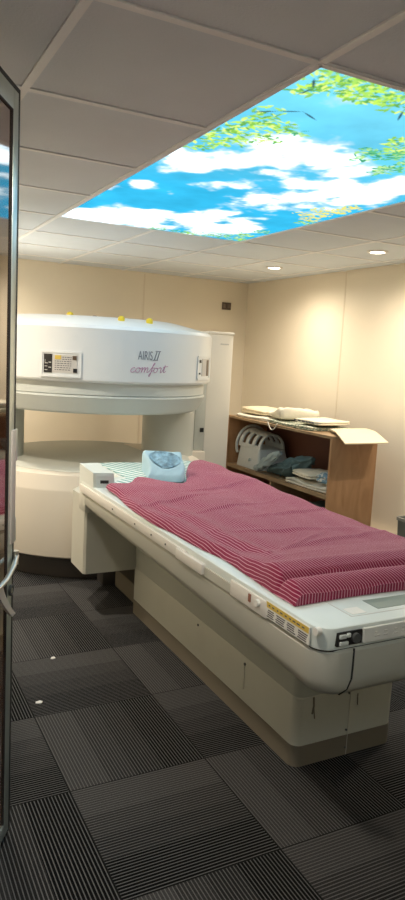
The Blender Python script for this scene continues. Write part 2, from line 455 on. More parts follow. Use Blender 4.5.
for b in ((PX0 - .008, PX0 + .010, PY0, PY1), (PX1 - .010, PX1 + .008, PY0, PY1), (PX0, PX1, PY0 - .008, PY0 + .010), (PX0, PX1, PY1 - .010, PY1 + .008)):
    fr.box(*b, ZC - .004, ZC + .012)
ob('frame', fr, M['tbar'], panel, 0)

# ------------------------------------------------------------------ recessed downlights
def downlight(x, y, label, power=40):
    t = thing('ceiling_downlight', (x, y, ZC - .006), label, 'downlight', 'round recessed ceiling downlights')
    ob('ring', MB().lathe(x, y, [(.048, ZC + .003), (.048, ZC - .004), (.054, ZC - .008), (.066, ZC - .006), (.070, ZC + .003)], 40), M['lampring'], t)
    ob('diffuser', MB().lathe(x, y, [(.047, ZC + .003), (.047, ZC - .005), (.02, ZC - .0055)], 40), M['lamp'], t)
    l = bpy.data.lights.new('lamp', 'SPOT'); l.energy = power; l.color = (1, .885, .73)
    l.spot_size = math.radians(168); l.spot_blend = 1.0; l.shadow_soft_size = .05
    lo = bpy.data.objects.new('lamp', l); COL.objects.link(lo); lo.parent = t; lo.location = (0, 0, -.012)
    return t
for x, y, *lb in ((3.10, 4.89, 'round recessed ceiling downlight nearest the far right corner of the room'),
                 (3.13, 3.67, 'round recessed ceiling downlight near the right edge of the sky panel'),
                 (3.13, 2.45, 'round recessed ceiling downlight in the right row, over the table foot'),
                 (.28, 4.89, 'round recessed ceiling downlight over the left of the scanner', 66),
                 (.28, 3.67, 'round recessed ceiling downlight left of the sky panel, beyond the door', 66),
                 (.86, 5.50, 'unseen ceiling downlight added in the far left corner to brighten the back wall', 50),  # hidden extra lamp, added to lift the back wall
                 (.20, 1.20, 'round recessed ceiling downlight above the open door')):
    downlight(x, y, *lb)

cl_ = thing('added_fill_light', (.35, -.35, ZC - .01), 'square white fill light added on the ceiling behind the camera', 'added fill light')  # unseen cool fill, added behind the camera to brighten the room
ob('frame', merged([MB().box(.05, .65, -.65, -.63, ZC - .012, ZC - .002), MB().box(.05, .65, -.07, -.05, ZC - .012, ZC - .002), MB().box(.05, .07, -.63, -.07, ZC - .012, ZC - .002), MB().box(.63, .65, -.63, -.07, ZC - .012, ZC - .002)]), M['lampring'], cl_, 0)
ob('diffuser', MB().box(.07, .63, -.63, -.07, ZC - .009, ZC - .003), emis('cool_fill_diffuser', (.82, .94, 1.0), 6.5), cl_, 0)

# ------------------------------------------------------------------ the MRI scanner
CX, CY, R = 1.545, 4.755, .835
scan = thing('mri_scanner', (CX, CY, 0), 'white open MRI scanner with two round housings and pink lettering', 'mri scanner')
ob('upper_housing', MB().lathe(CX, CY, [(.05, 1.655), (.56, 1.655), (.60, 1.648), (.80, 1.602), (.822, 1.592), (R, 1.572), (R, 1.262), (.828, 1.250), (.80, 1.244), (.3, 1.244)], 160), M['white'], scan, 30)
ob('collar', MB().lathe(CX, CY, [(.3, 1.245), (.795, 1.245), (.795, 1.172), (.788, 1.168), (.3, 1.168)], 160), M['greyplastic'], scan, 30)
ob('pole_cover', MB().lathe(CX, CY, [(.3, 1.167), (.797, 1.167), (.80, 1.155), (.755, 1.062), (.735, 1.05), (.2, 1.045)], 160), M['greyplastic'], scan, 30)
ob('lower_housing', MB().lathe(CX, CY, [(.3, .14), (.80, .14), (.825, .155), (R, .57), (R - .004, .582), (.80, .668), (.785, .676), (.2, .678)], 160), M['cream'], scan, 30)
ob('lower_pole_cover', MB().lathe(CX, CY, [(.1, .678), (.72, .678), (.715, .686), (.66, .70), (.64, .697), (.2, .702)], 128), M['topgrey'], scan, 30)
ob('plinth', MB().lathe(CX, CY, [(.2, 0), (.735, 0), (.745, .13), (.745, .142), (.2, .142)], 96), M['plinth'], scan, 30)
for x in (.86, 2.17):
    ob('column', MB().lathe(x, CY + .045, [(.1, .66), (.2, .66), (.2, 1.30), (.1, 1.30)], 64), M['postgrey'], scan, 30)
    tw = 1 if x > CX else -1
# side step that carries the right column, cover plate with a black socket, tall tower
ob('side_base', MB().box(1.95, 2.46, CY - .05, CY + .45, 0, .70, .012), M['cream'], scan, 30)
pl_ = ob('cover_plate', MB().box(2.385, 2.475, CY + .02, CY + .4, .70, 1.30, .004), M['postgrey'], scan, 30)
ob('socket', MB().box(2.435, 2.462, CY + .008, CY + .02, .845, .878), M['black'], pl_, 0)
tw = ob('tower', MB().box(2.478, 2.70, CY + .03, CY + .70, 0, 1.615, .012), M['towercream'], scan, 30)
ob('cap', MB().box(2.470, 2.708, CY + .022, CY + .71, 1.612, 1.635, .01), M['towercream'], tw, 30)
def cylpt(th, z, off=.0): a = math.radians(th); return Vector((CX + (R + off) * math.sin(a), CY - (R + off) * math.cos(a), z))
tl = MB()
for th in (0,):
    tl.box(2.585, 2.655, CY + .024, CY + .031, 1.535, 1.545)
ob('maker_mark', tl, M['palepaper'], tw, 0)
# yellow caps and one dark cap on the roof
for x, y in ((1.238, 4.33), (1.50, 4.10), (1.69, 4.10)):
    z = 1.644 if y < 4.2 else 1.658
    ob('lifting_cap', MB().lathe(x, y, [(.006, z - .03), (.022, z - .03), (.022, z + .004), (.018, z + .012), (.008, z + .018), (.003, z + .019)], 24), M['yellow'], scan, 40, label='yellow cap')
ob('vent_cap', MB().lathe(1.372, 4.24, [(.006, 1.63), (.02, 1.63), (.02, 1.650), (.012, 1.658), (.004, 1.659)], 24), M['shelfback'], scan, 40, label='small dark red cap')
# curved panel patches that follow the housing
def patch(th0, th1, z0, z1, off, t=.004, n=14):
    m = MB(); ring = []
    for i in range(n + 1):
        th = th0 + (th1 - th0) * i / n
        ring.append([cylpt(th, z0, off), cylpt(th, z1, off), cylpt(th, z1, off - t), cylpt(th, z0, off - t)])
    return m.rings(ring)
for (a, b, z0, z1, dk) in ((-39.8, -23.6, 1.281, 1.420, 0), (36.3, 52.3, 1.288, 1.435, 1)):
    p = ob('label_panel', patch(a, b, z0, z1, .002), M['white'], scan, 30, label='recessed label panel with black switches')
    ob('rim', merged([patch(a - .4, b + .4, z1 - .004, z1 + .006, .007), patch(a - .4, b + .4, z0 - .008, z0 + .006, .010), patch(a - .6, a + .5, z0, z1, .007, n=2), patch(b - .5, b + .6, z0, z1, .007, n=2)]), M['white'], p, 30)
    w = b - a
    ob('notice', patch(a + .28 * w, b - .07 * w, z0 + .018, z1 - .014, .005), M['palepaper'], p, 30)
    if not dk:
        ob('black_plate', patch(a + .07 * w, a + .29 * w, z0 + .016, z1 - .012, .007), M['black'], p, 30)
        ob('yellow_sticker', patch(a + .36 * w, a + .52 * w, z1 - .042, z1 - .018, .007), M['stickeryellow'], p, 30)
        ob('switch', patch(b - .19 * w, b - .09 * w, z1 - .042, z1 - .018, .008), M['switch'], p, 30)
        ob('switch', patch(b - .17 * w, b - .07 * w, z0 + .022, z0 + .046, .008), M['black'], p, 30)
        ob('plate_marks', merged([patch(a + .10 * w, a + .17 * w, z0 + .03, z0 + .034, .0085, .002, 2), patch(a + .10 * w, a + .17 * w, z0 + .052, z0 + .056, .0085, .002, 2), 
                                  patch(a + .10 * w, a + .11 * w, z0 + .07, z0 + .094, .0085, .002, 2), patch(a + .10 * w, a + .18 * w, z0 + .07, z0 + .074, .0085, .002, 2), 
                                  patch(a + .20 * w, a + .27 * w, z0 + .045, z0 + .05, .0085, .002, 2), patch(a + .20 * w, a + .27 * w, z0 + .075, z0 + .08, .0085, .002, 2)]), M['palepaper'], p, 0)
        rows = []
        for r_ in range(7):
            zz = z1 - .03 - r_ * .0125; q0 = a + (.36 if r_ > 1 else .55) * w
            while q0 < b - .24 * w:
                q1 = q0 + w * random.uniform(.03, .08); rows.append(patch(q0, min(q1, b - .22 * w), zz, zz + .004, .0065, .002, 2)); q0 = q1 + w * .02
        ob('printed_lines', merged(rows), M['ink'], p, 0)
    else:
        ob('black_plate', patch(b - .36 * w, b - .16 * w, z0 + .02, z1 - .02, .007), M['switch'], p, 30)
        ob('switch', patch(a + .09 * w, a + .18 * w, z1 - .04, z1 - .02, .008), M['black'], p, 30)
        ob('switch', patch(a + .09 * w, a + .15 * w, z0 + .03, z0 + .042, .008), M['black'], p, 30)
# lettering bent round the housing
def text_mesh(body, size, shear=0.0, bold=0.0, sx=1.0):
    cu = bpy.data.curves.new('t', 'FONT'); cu.body = body; cu.size = size; cu.shear = shear; cu.offset = bold; cu.extrude = .0015
    o = bpy.data.objects.new('t', cu); COL.objects.link(o)
    dg = bpy.context.evaluated_depsgraph_get()
    me_ = bpy.data.meshes.new_from_object(o.evaluated_get(dg)); bpy.data.objects.remove(o)
    m = MB(); m.bm.from_mesh(me_); bpy.data.meshes.remove(me_)
    for v in m.bm.verts: v.co.x *= sx
    return m
def bend(m, th0, z0, off=.0005):
    bmesh.ops.subdivide_edges(m.bm, edges=[e for e in m.bm.edges if e.calc_length() > .03], cuts=2)
    for v in m.bm.verts:
        v.co = cylpt(th0 + math.degrees(v.co.x / R), z0 + v.co.y, off + v.co.z)
    return m
a1 = text_mesh('AIRIS', .078, 0, -.0006, .58); w1 = max(v.co.x for v in a1.bm.verts)
a2 = text_mesh('II', .078, .32, -.0006, 1.0); w2 = max(v.co.x for v in a2.bm.verts)
t0 = .3
ser = text_mesh('_', .01)
ser.bm.clear()
A = merged([bend(a1, t0, 1.400), bend(a2, t0 + math.degrees((w1 + .004) / R), 1.400)])
e0 = t0 + math.degrees((w1 + .004) / R)
A = merged([A, patch(e0 - .05, e0 + math.degrees(w2 / R) - 1.0, 1.398, 1.4025, .0025, .002, 3), patch(e0 + 1.1, e0 + math.degrees(w2 / R) + .4, 1.4535, 1.458, .0025, .002, 3)])
ob('model_lettering', A, M['logo'], scan, 0, label='thin grey model lettering')
# script word as pen strokes, x in units of letter width
def cr(pts, k=7):
    P = [pts[0]] + pts + [pts[-1]]; out = []
    for i in range(1, len(P) - 2):
        for s in range(k):
            t = s / k; p0, p1, p2, p3 = P[i - 1], P[i], P[i + 1], P[i + 2]
            out.append(tuple(.5 * (2 * p1[d] + (p2[d] - p0[d]) * t + (2 * p0[d] - 5 * p1[d] + 4 * p2[d] - p3[d]) * t * t + (3 * p1[d] - p0[d] - 3 * p2[d] + p3[d]) * t ** 3) for d in (0, 1)))
    return out + [pts[-1]]
strokes = [
    [(.75, .85), (.55, 1.0), (.2, .8), (.05, .35), (.25, .02), (.6, .08), (1.0, .4)],                                                      # c
    [(1.5, .95), (1.15, .8), (1.0, .4), (1.2, .02), (1.6, .1), (1.8, .55), (1.6, .95), (1.5, .88), (1.75, .8), (2.1, .9)],                    # o
    [(2.1, .9), (2.2, .95), (2.15, .0), (2.35, .7), (2.65, 1.0), (2.75, .85), (2.7, 0), (2.9, .7), (3.2, 1.0), (3.3, .8), (3.25, .1), (3.45, .02), (3.8, .4)],   # m
    [(3.8, .4), (4.2, 1.2), (4.55, 1.75), (4.5, 1.95), (4.3, 1.7), (4.15, .6), (4.0, -.6), (3.8, -.8), (3.78, -.5), (4.2, .2), (4.6, .5)],   # f
    [(3.95, .85), (4.3, .93), (4.75, .95)],
    [(5.05, .95), (4.75, .8), (4.62, .4), (4.8, .02), (5.2, .1), (5.4, .55), (5.2, .95), (5.1, .88), (5.35, .8), (5.7, .92)],                   # o
    [(5.7, .92), (5.85, 1.1), (5.9, .9), (6.15, .95), (6.1, .5), (6.1, .05), (6.3, .05), (6.6, .5)],                                           # r
    [(6.6, .5), (6.95, 1.5), (6.85, .8), (6.8, .2), (6.95, .0), (7.3, .3)],                                                                    # t
    [(6.5, 1.12), (6.9, 1.2), (7.6, 1.32)]]
sw = MB()
for s_ in strokes:
    q = cr([(p[0] + .18 * p[1], p[1]) for p in s_])
    sw.tube([cylpt(-2.9 + 18.0 * p[0] / 7.75, 1.322 + .030 * p[1] + .004 * p[0] / 7.75, .001) for p in q], .0019, 6)
ob('script_lettering', sw, M['pink'], scan, 60, label='purple script lettering')

# ------------------------------------------------------------------ patient table
table = thing('patient_table', (1.5, 2.5, 0), 'long patient table with white top on a boxy cream pedestal, docked to scanner', 'scanner table')
X0, X1, Y0 = 1.06, 1.94, 1.335
# top slab: outline with rounded near corners, thin lip
def top_outline(i=0, y1=3.46):
    r = .055
    return [(x, y) for x, y in rrect(X0 + i, X1 - i, Y0 + i, y1, r - i, 8)]
ob('tabletop', MB().rings([[(x, y, .702) for x, y in top_outline(.006)], [(x, y, .758) for x, y in top_outline(0)], [(x, y, .763) for x, y in top_outline(.0015)], [(x, y, .7655) for x, y in top_outline(.006)]]), M['tabletop'], table, 30)
ob('cradle', MB().box(1.30, 1.93, 3.40, 3.93, .712, .764, .01), M['tabletop'], table, 30)
# frame below the top, its lower edge dips towards the foot end
def frame_ring(inset, ztop, zside, zfront):
    out = []
    for x, y in rrect(X0 + .004 + inset, X1 - .004 - inset, Y0 + .004 + inset, 3.44, .075, 10):
        f = max(0, min(1, (1.75 - y) / .40)); f = f * f * (3 - 2 * f)
        z = ztop if zside is None else zside + (zfront - zside) * f
        out.append((x, y, z))
    return out
ob('frame', MB().rings([frame_ring(.30, 0, .608, .54), frame_ring(.075, 0, .602, .535), frame_ring(.045, 0, .612, .545), frame_ring(.015, 0, .632, .575), frame_ring(.002, 0, .652, .61), frame_ring(0, .690, None, 0), frame_ring(.006, .697, None, 0), frame_ring(.03, .698, None, 0)]), M['frame'], table, 40)
ob('frame_joint', MB().tube([(1.178, Y0 + .0045, .697), (1.178, Y0 + .0035, .655), (1.178, Y0 + .005, .612), (1.178, Y0 + .020, .575), (1.178, Y0 + .05, .545)], .0028, 8), M['line'], table, 40)
ob('shadow_gap', MB().prism(rrect(X0 + .012, X1 - .012, Y0 + .012, 3.44, .05, 6), .694, .706), M['line'], table, 0)
# white accessory rail along the side, in lengths
ob('rail', MB().box(X0 - .008, X0 + .004, 2.13, 3.42, .708, .748, .003), M['rail'], table, 30)
for y in (2.30, 2.44, 2.62, 2.9):
    ob('screw', MB().cyl((X0 - .0105, y, .728), (X0 - .007, y, .728), .004), M['darkgrey'], table, 40)
ob('rail_clamp', MB().box(X0 - .014, X0 + .004, 1.985, 2.20, .706, .744, .004), M['rail'], table, 30)
ob('rail', MB().box(X0 - .006, X0 + .004, 1.585, 1.80, .702, .752, .003), M['rail'], table, 30)
ob('rail_slot', MB().box(X0 - .003, X0 + .004, 1.80, 1.985, .704, .735), M['frame'], table, 0)
ob('latch_mark', MB().box(X0 - .009, X0 - .005, 1.672, 1.684, .722, .746), mat('red_brown_tab', (.30, .12, .08), .5), table, 0)
for y in (1.628, 1.352):
    z = .736 if y > 1.5 else .757
    ob('plug', MB().cyl((X0 - .016 + (0 if y > 1.5 else .01), y, z), (X0 + .01, y, z), .011, .011, 16), M['stickerwhite'], table, 40)
lbl = ob('warning_label', MB().box(X0 - .0035, X0 - .0005, 1.378, 1.592, .708, .757), M['stickerwhite'], table, 0, label='long yellow and white warning label')
yb = MB().box(X0 - .0045, X0 - .003, 1.382, 1.588, .739, .7555)
ob('yellow_band', yb, M['stickeryellow'], lbl, 0)
ln = MB()
for k, (y0, y1) in enumerate(((1.545, 1.585), (1.49, 1.538), (1.44, 1.484), (1.385, 1.433))):
    for r_ in range(4):
        ln.box(X0 - .0046, X0 - .003, y0 + random.uniform(0, .008), y1 - random.uniform(0, .008), .712 + r_ * .0062, .7148 + r_ * .0062)
for k in range(9):
    y = 1.40 + k * .021; ln.box(X0 - .0052, X0 - .004, y, y + random.uniform(.006, .014), .7455, .7490)
ob('printed_lines', ln, M['ink'], lbl, 0)
# foot end: sockets, blank label strip
ob('socket_recess', MB().box(1.112, 1.196, Y0 - .003, Y0 + .012, .713, .752, .002), M['black'], table, 0)
for x, z, w_ in ((1.118, .735, .022), (1.142, .737, .012), (1.120, .716, .028)):
    ob('connector', MB().box(x, x + w_, Y0 - .008, Y0 - .001, z, z + .011, .002), M['greyplastic'], table, 0)
ob('connector', MB().cyl((1.172, Y0 - .012, .733), (1.172, Y0, .733), .013, .013, 20), M['darkgrey'], table, 40)
tp = ob('terminal_plate', MB().box(1.198, 1.60, Y0 - .006, Y0 + .01, .7125, .7545, .002), M['stickerwhite'], table, 0, label='white strip with engraved marks')
tm = MB()
for k in range(11):
    x = 1.24 + k * .031 + random.uniform(-.004, .004)
    for r_ in range(2): tm.box(x, x + random.uniform(.008, .018), Y0 - .0075, Y0 - .0055, .738 - r_ * .011, .7405 - r_ * .011)
ob('engraved_lettering', tm, M['palepaper'], tp, 0)
# top details at the foot end
ob('top_recess', MB().box(1.312, 1.72, 1.408, 1.475, .7652, .7668, .0006), M['recess'], table, 0, label='grey green recessed strip')
sm_ = MB()
sm_.box(1.200, 1.2025, 1.385, 1.56, .7650, .7662).box(1.200, 1.80, 1.385, 1.3875, .7650, .7662)
ob('lid_seam', sm_, M['palepaper'], table, 0)
ob('lid_label', MB().box(1.212, 1.262, 1.396, 1.44, .7652, .7664), M['stickerwhite'], table, 0)
# pedestal
ped = rrect
ob('upper_body', MB().rings([[(x, y, .262) for x, y in rrect(1.383, 1.837, 1.843, 3.44, .035, 6)], [(x, y, .62) for x, y in rrect(1.383, 1.837, 1.843, 3.44, .035, 6)]]), M['body'], table, 30)
pd = ob('pedestal', MB().rings([[(x, y, .078) for x, y in rrect(1.380, 1.840, 1.840, 3.44, .035, 6)], [(x, y, .256) for x, y in rrect(1.380, 1.840, 1.840, 3.44, .035, 6)], [(x, y, .2615) for x, y in rrect(1.383, 1.837, 1.843, 3.44, .035, 6)]]), M['pedestal'], table, 30)
ob('kick_plate', MB().prism(rrect(1.378, 1.842, 1.838, 3.44, .037, 6), 0, .079), M['kick'], table, 30)
ob('panel_joint', MB().box(1.6185, 1.6205, 1.8375, 1.8405, .0, .27), M['frame'], table, 0)
for z in (.245, .10, .03): ob('screw', MB().cyl((1.612, 1.8385 - .003, z), (1.612, 1.842, z), .004, .004, 10), M['darkgrey'], table, 40)
for y in (2.2, 2.62): ob('screw', MB().cyl((1.3765, y, .235), (1.38, y, .235), .006, .006, 10), M['darkgrey'], table, 40)
# glue drips on the pedestal
def drip(pts, r): return MB().tube(pts, r, 6)
ob('stain', merged([drip([(1.452, 1.8395, .258), (1.455, 1.8395, .225), (1.450, 1.8395, .195)], .004), drip([(1.454, 1.8395, .225), (1.462, 1.8395, .175)], .0025)]), M['kick'], table, 40)
ob('stain', drip([(1.655, 1.8395, .235), (1.657, 1.8395, .19)], .0022), M['kick'], table, 40)
ob('stain', merged([drip([(1.3795, 2.205, .235), (1.3795, 2.20, .19), (1.3795, 2.20, .13)], .003)]), M['frame'], table, 40)
# docking cheek at the scanner end, its cover on the floor
ob('dock', MB().prism([(1.098, 3.468), (1.110, 3.455), (1.86, 3.455), (1.86, 3.912), (1.27, 3.912), (1.098, 3.69)], .235, .66), M['frame'], table, 30)
ob('dock_arm', MB().box(1.064, 1.30, 3.36, 3.47, .60, .70, .012), M['frame'], table, 30)
ob('floor_cover', MB().box(1.43, 1.80, 3.45, 3.86, 0, .115, .008), M['kick'], table, 30)
ob('dock_foot', MB().box(1.36, 1.78, 3.88, 4.00, 0, .132, .006), M['plinth'], table, 30)
# control box on the rail
cb = ob('control_box', MB().rings([[(1.062, 3.215, z), (1.170, 3.195, z), (1.170, 3.455, z), (1.062, 3.455, z)] for z in (.735,)] + [[(1.060, 3.222, .838), (1.160, 3.20, .838), (1.160, 3.45, .850), (1.060, 3.45, .850)]]), M['tabletop'], table, 0, label='white control box with a small display')
ob('face_plate', MB().rings([[(1.072, 3.205, .752), (1.160, 3.188, .752), (1.160, 3.200, .752), (1.072, 3.217, .752)], [(1.070, 3.211, .829), (1.152, 3.195, .829), (1.152, 3.207, .829), (1.070, 3.223, .829)]]), M['tabletop'], cb, 0)
ob('display', MB().rings([[(1.092, 3.199, .788), (1.132, 3.191, .788), (1.132, 3.199, .788), (1.092, 3.207, .788)], [(1.092, 3.202, .803), (1.132, 3.194, .803), (1.132, 3.202, .803), (1.092, 3.210, .803)]]), M['black'], cb, 0)

# ------------------------------------------------------------------ cloth on the table
def nz(x, y, s, k=0): return noise.noise(Vector((x * s, y * s, k * 7.3)))
def sstep(a, b, x): t = max(0, min(1, (x - a) / (b - a))); return t * t * (3 - 2 * t)
def cloth(name, outline_fn, height_fn, zb, nu, nv, material, uvscale=True):
    """closed cloth: outline_fn(u,v)->(x,y); height_fn(x,y,u,v)->height over zb"""
    bm = bmesh.new(); uvl = bm.loops.layers.uv.new('UVMap')
    T, B, U = [], [], {}
    for j in range(nv + 1):
        rowT, rowB = [], []
        for i in range(nu + 1):
            u, v = i / nu, j / nv
            x, y = outline_fn(u, v); h = height_fn(x, y, u, v)
            zq = zb(x, y) if callable(zb) else zb
            a = bm.verts.new((x, y, zq + h)); b = bm.verts.new((x, y, zq))
            rowT.append(a); rowB.append(b)
        T.append(rowT); B.append(rowB)
    # arc-length-ish uv so stripes follow the cloth over its folds
    UV = {}
    for j in range(nv + 1):
        acc = T[j][0].co.x
        for i in range(nu + 1):
            if i: acc += math.hypot(T[j][i].co.x - T[j][i - 1].co.x, T[j][i].co.z - T[j][i - 1].co.z)
            UV[T[j][i]] = (acc, T[j][i].co.y); UV[B[j][i]] = (acc, T[j][i].co.y)
    def face(*vs):
        f = bm.faces.new(vs)
        for l in f.loops: l[uvl].uv = UV[l.vert]
    for j in range(nv):
        for i in range(nu):
            face(T[j][i], T[j][i + 1], T[j + 1][i + 1], T[j + 1][i])
            face(B[j][i], B[j + 1][i], B[j + 1][i + 1], B[j][i + 1])
    for i in range(nu):
        face(T[0][i + 1], T[0][i], B[0][i], B[0][i + 1]); face(T[nv][i], T[nv][i + 1], B[nv][i + 1], B[nv][i])
    for j in range(nv):
        face(T[j][0], T[j + 1][0], B[j + 1][0], B[j][0]); face(T[j + 1][nu], T[j][nu], B[j][nu], B[j + 1][nu])
    me_ = bpy.data.meshes.new(name); bm.to_mesh(me_); bm.free()
    me_.polygons.foreach_set('use_smooth', [True] * len(me_.polygons)); me_.set_sharp_from_angle(angle=math.radians(60))
    me_.materials.append(material)
    o = bpy.data.objects.new(name, me_); COL.objects.link(o)
    return o

sh = cloth('bed_sheet', lambda u, v: ((1.19 if v < .3 else 1.31 if v > .42 else 1.19 + .12 * (v - .3) / .12) * (1 - u) + 1.925 * u, 3.06 + v * (.83 + .02 * math.sin(u * 9))), lambda x, y, u, v: .003 + .003 * max(0, nz(x, y, 9)), .7666, 40, 60, M['sheet'])
tag(sh, 'white bed sheet with green diagonal stripes at the scanner end of the table', 'sheet')

def bl_outline(u, v):
    y_near = 1.495 + .03 * (1 - u) ** 3 * 0 + .012 * math.sin(u * 5)
    y_far = 3.165 + .26 * sstep(.12, .30, u) - .32 * math.exp(-((u - .47) / .20) ** 2) + .24 * sstep(.55, .95, u)
    vv = v
    y = y_near + (y_far - y_near) * vv
    xl = 1.088 + .024 * math.sin(y * 4.1 + .6) * sstep(1.6, 2.0, y) + .015 * nz(y, 0, 5)
    xr = 1.900 + .02 * nz(y, 3, 3)
    return xl + (xr - xl) * u, y
def bl_height(x, y, u, v):
    e = min(u * .80, (1 - u) * .80, (1 - v) * 1.7)
    edge = math.sqrt(max(0, min(1, e / .022)))
    h = .026 + .010 * nz(x, y, 3.2, 1) + .007 * nz(x * 1.6, y * .8, 7, 2)
    # cross creases and diagonal folds
    for (cx, cy, a, w, amp) in ((1.3, 2.75, .35, .014, .011), (1.45, 2.55, .25, .012, .010), (1.62, 2.95, .2, .014, .010), (1.5, 2.15, -.2, .018, .009), (1.4, 1.95, .5, .014, .009), (1.72, 2.4, .1, .014, .010), (1.35, 1.82, .2, .012, .008), (1.65, 1.98, .15, .016, .010)):
        d = (y - cy) - math.tan(a) * (x - cx); L = math.exp(-((x - cx) / .22) ** 2)
        h += amp * math.exp(-(d / w) ** 2) * L
    # lengthwise folds hanging near the left edge
    h += .010 * math.sin(u * 46 + 3 * nz(x, y, 2)) * math.exp(-((u - .12) / .1) ** 2) * sstep(3.0, 2.4, y) * sstep(1.65, 1.8, y)
    h += .018 * sstep(.0, .12, u) * 0 + .016 * sstep(.7, .9, u) * sstep(2.2, 2.9, y)
    # rolled foot end: a roll with a second fold on top of it
    yy = y - 1.495 - .012 * math.sin(u * 5)
    r1 = .058 * math.sqrt(max(0, 1 - ((yy - .05) / .051) ** 2)) if yy < .101 else 0
    r2 = (.050 + .026 * math.exp(-((yy - .15) / .055) ** 2)) * sstep(.075, .105, yy) * (1 - .62 * sstep(.22, .5, yy))
    roll = max(r1, r2)
    h = max(h, roll + .25 * (h - .026)) if yy < .5 else h
    if yy < .1: edge = math.sqrt(max(0, min(1, min(u, 1 - u) * .8 / .022)))
    return max(.002, h * edge)
def bl_uvmap(u, v): 
    vv = v ** 1.0
    return bl_outline(u, (vv * .35 if False else vv))
blk = cloth('blanket', lambda u, v: bl_outline(u, v ** 1.35), lambda x, y, u, v: bl_height(x, y, u, v ** 1.35), lambda x, y: .7680 + .008 * sstep(2.9, 3.04, y), 150, 230, M['blanket'])
tag(blk, 'maroon blanket with thin pale stripes spread over the table, foot end rolled', 'blanket')

# light blue pad with a crumpled middle, lying tilted on the sheet
hp = thing('head_pad', (1.485, 3.31, .775), 'light blue pad with a darker crumpled middle, lying on the striped sheet', 'pad')
def pad_pt(u, v, h):
    x = (u - .5) * .200 ; y = (v - .5) * .15
    taper = 1.0 + .16 * (v - .5)
    lx, ly = x * taper + .015 * math.sin(v * 5), y
    z0 = .008 + v * .122 + .012 * math.sin(v * 3.1)
    # folded front lip
    p = Vector((lx, ly, z0 + h))
    p.rotate(Matrix.Rotation(math.radians(-24), 3, 'Z').to_euler())
    return Vector((1.485, 3.31, .770)) + p
def pad_h(u, v):
    e = min(u, 1 - u, v, 1 - v)
    h = .022 * math.sqrt(max(0, min(1, e / .06)))
    d = ((u - .5) / .41) ** 2 + ((v - .60) / .33) ** 2
    if d < 1: h -= .035 * (1 - d) ** .6 * .7
    return h + .004 * nz(u, v, 6)
m = MB(); n = 36
T = [[m.bm.verts.new(pad_pt(i / n, j / n, pad_h(i / n, j / n))) for i in range(n + 1)] for j in range(n + 1)]
B = [[m.bm.verts.new(Vector((pad_pt(i / n, j / n, 0).x, pad_pt(i / n, j / n, 0).y, max(.7765, pad_pt(i / n, j / n, -.055 - .03 * (j / n)).z)))) for i in range(n + 1)] for j in range(n + 1)]
for j in range(n):
    for i in range(n):
        m.bm.faces.new((T[j][i], T[j][i + 1], T[j + 1][i + 1], T[j + 1][i])); m.bm.faces.new((B[j][i], B[j + 1][i], B[j + 1][i + 1], B[j][i + 1]))
for i in range(n):
    m.bm.faces.new((T[0][i + 1], T[0][i], B[0][i], B[0][i + 1])); m.bm.faces.new((T[n][i], T[n][i + 1], B[n][i + 1], B[n][i]))
    m.bm.faces.new((T[i][0], T[i + 1][0], B[i + 1][0], B[i][0])); m.bm.faces.new((T[i + 1][n], T[i][n], B[i][n], B[i + 1][n]))
ob('cushion', m, M['bluepad'], hp, 60)
m = MB(); n = 40
def lin(u, v):
    a = 2 * PI * u; r = v
    pu, pv = .5 + .40 * r * math.cos(a), .60 + .32 * r * math.sin(a)
    hh = pad_h(pu, pv) + .004 + .020 * (1 - r ** 2) * (.7 + .9 * nz(pu, pv, 7, 4)) + .007 * abs(nz(pu, pv, 15, 2))
    return pad_pt(pu, pv, hh)
rings = [[lin(i / n, (k + .15) / 12.15) for i in range(n)] for k in range(13)]
m.rings(rings, True, False)
m.bm.normal_update()
ob('crumpled_lining', m, M['bluedark'], hp, 60)

# ------------------------------------------------------------------ bookshelf by the right wall
SX0, SX1, SY0, SY1, SZ = 2.935, 3.345, 3.745, 5.22, .94
shelf = thing('bookshelf', ((SX0 + SX1) / 2, (SY0 + SY1) / 2, 0), 'low open wooden bookshelf against the right wall, piled with linen', 'bookshelf')
ob('side_panel', MB().box(SX0, SX1, SY0, SY0 + .02, 0, SZ - .02, .001), M['wood'], shelf, 0)
ob('side_panel', MB().box(SX0, SX1, SY1 - .02, SY1, 0, SZ - .02, .001), M['wood'], shelf, 0)
ob('top_board', MB().box(SX0 - .004, SX1, SY0, SY1, SZ - .02, SZ, .001), M['woodedge'], shelf, 0)
ob('shelf_board', MB().box(SX0 + .004, SX1 - .01, SY0 + .02, SY1 - .02, .490, .520), M['woodedge'], shelf, 0)
ob('bottom_board', MB().box(SX0 + .004, SX1 - .01, SY0 + .02, SY1 - .02, .05, .07), M['woodedge'], shelf, 0)
ob('back_board', MB().box(SX1 - .01, SX1, SY0 + .02, SY1 - .02, .0, SZ - .02), M['shelfback'], shelf, 0)
ob('divider', MB().box(SX0 + .006, SX1 - .01, 4.48, 4.50, .07, .49), M['woodedge'], shelf, 0)

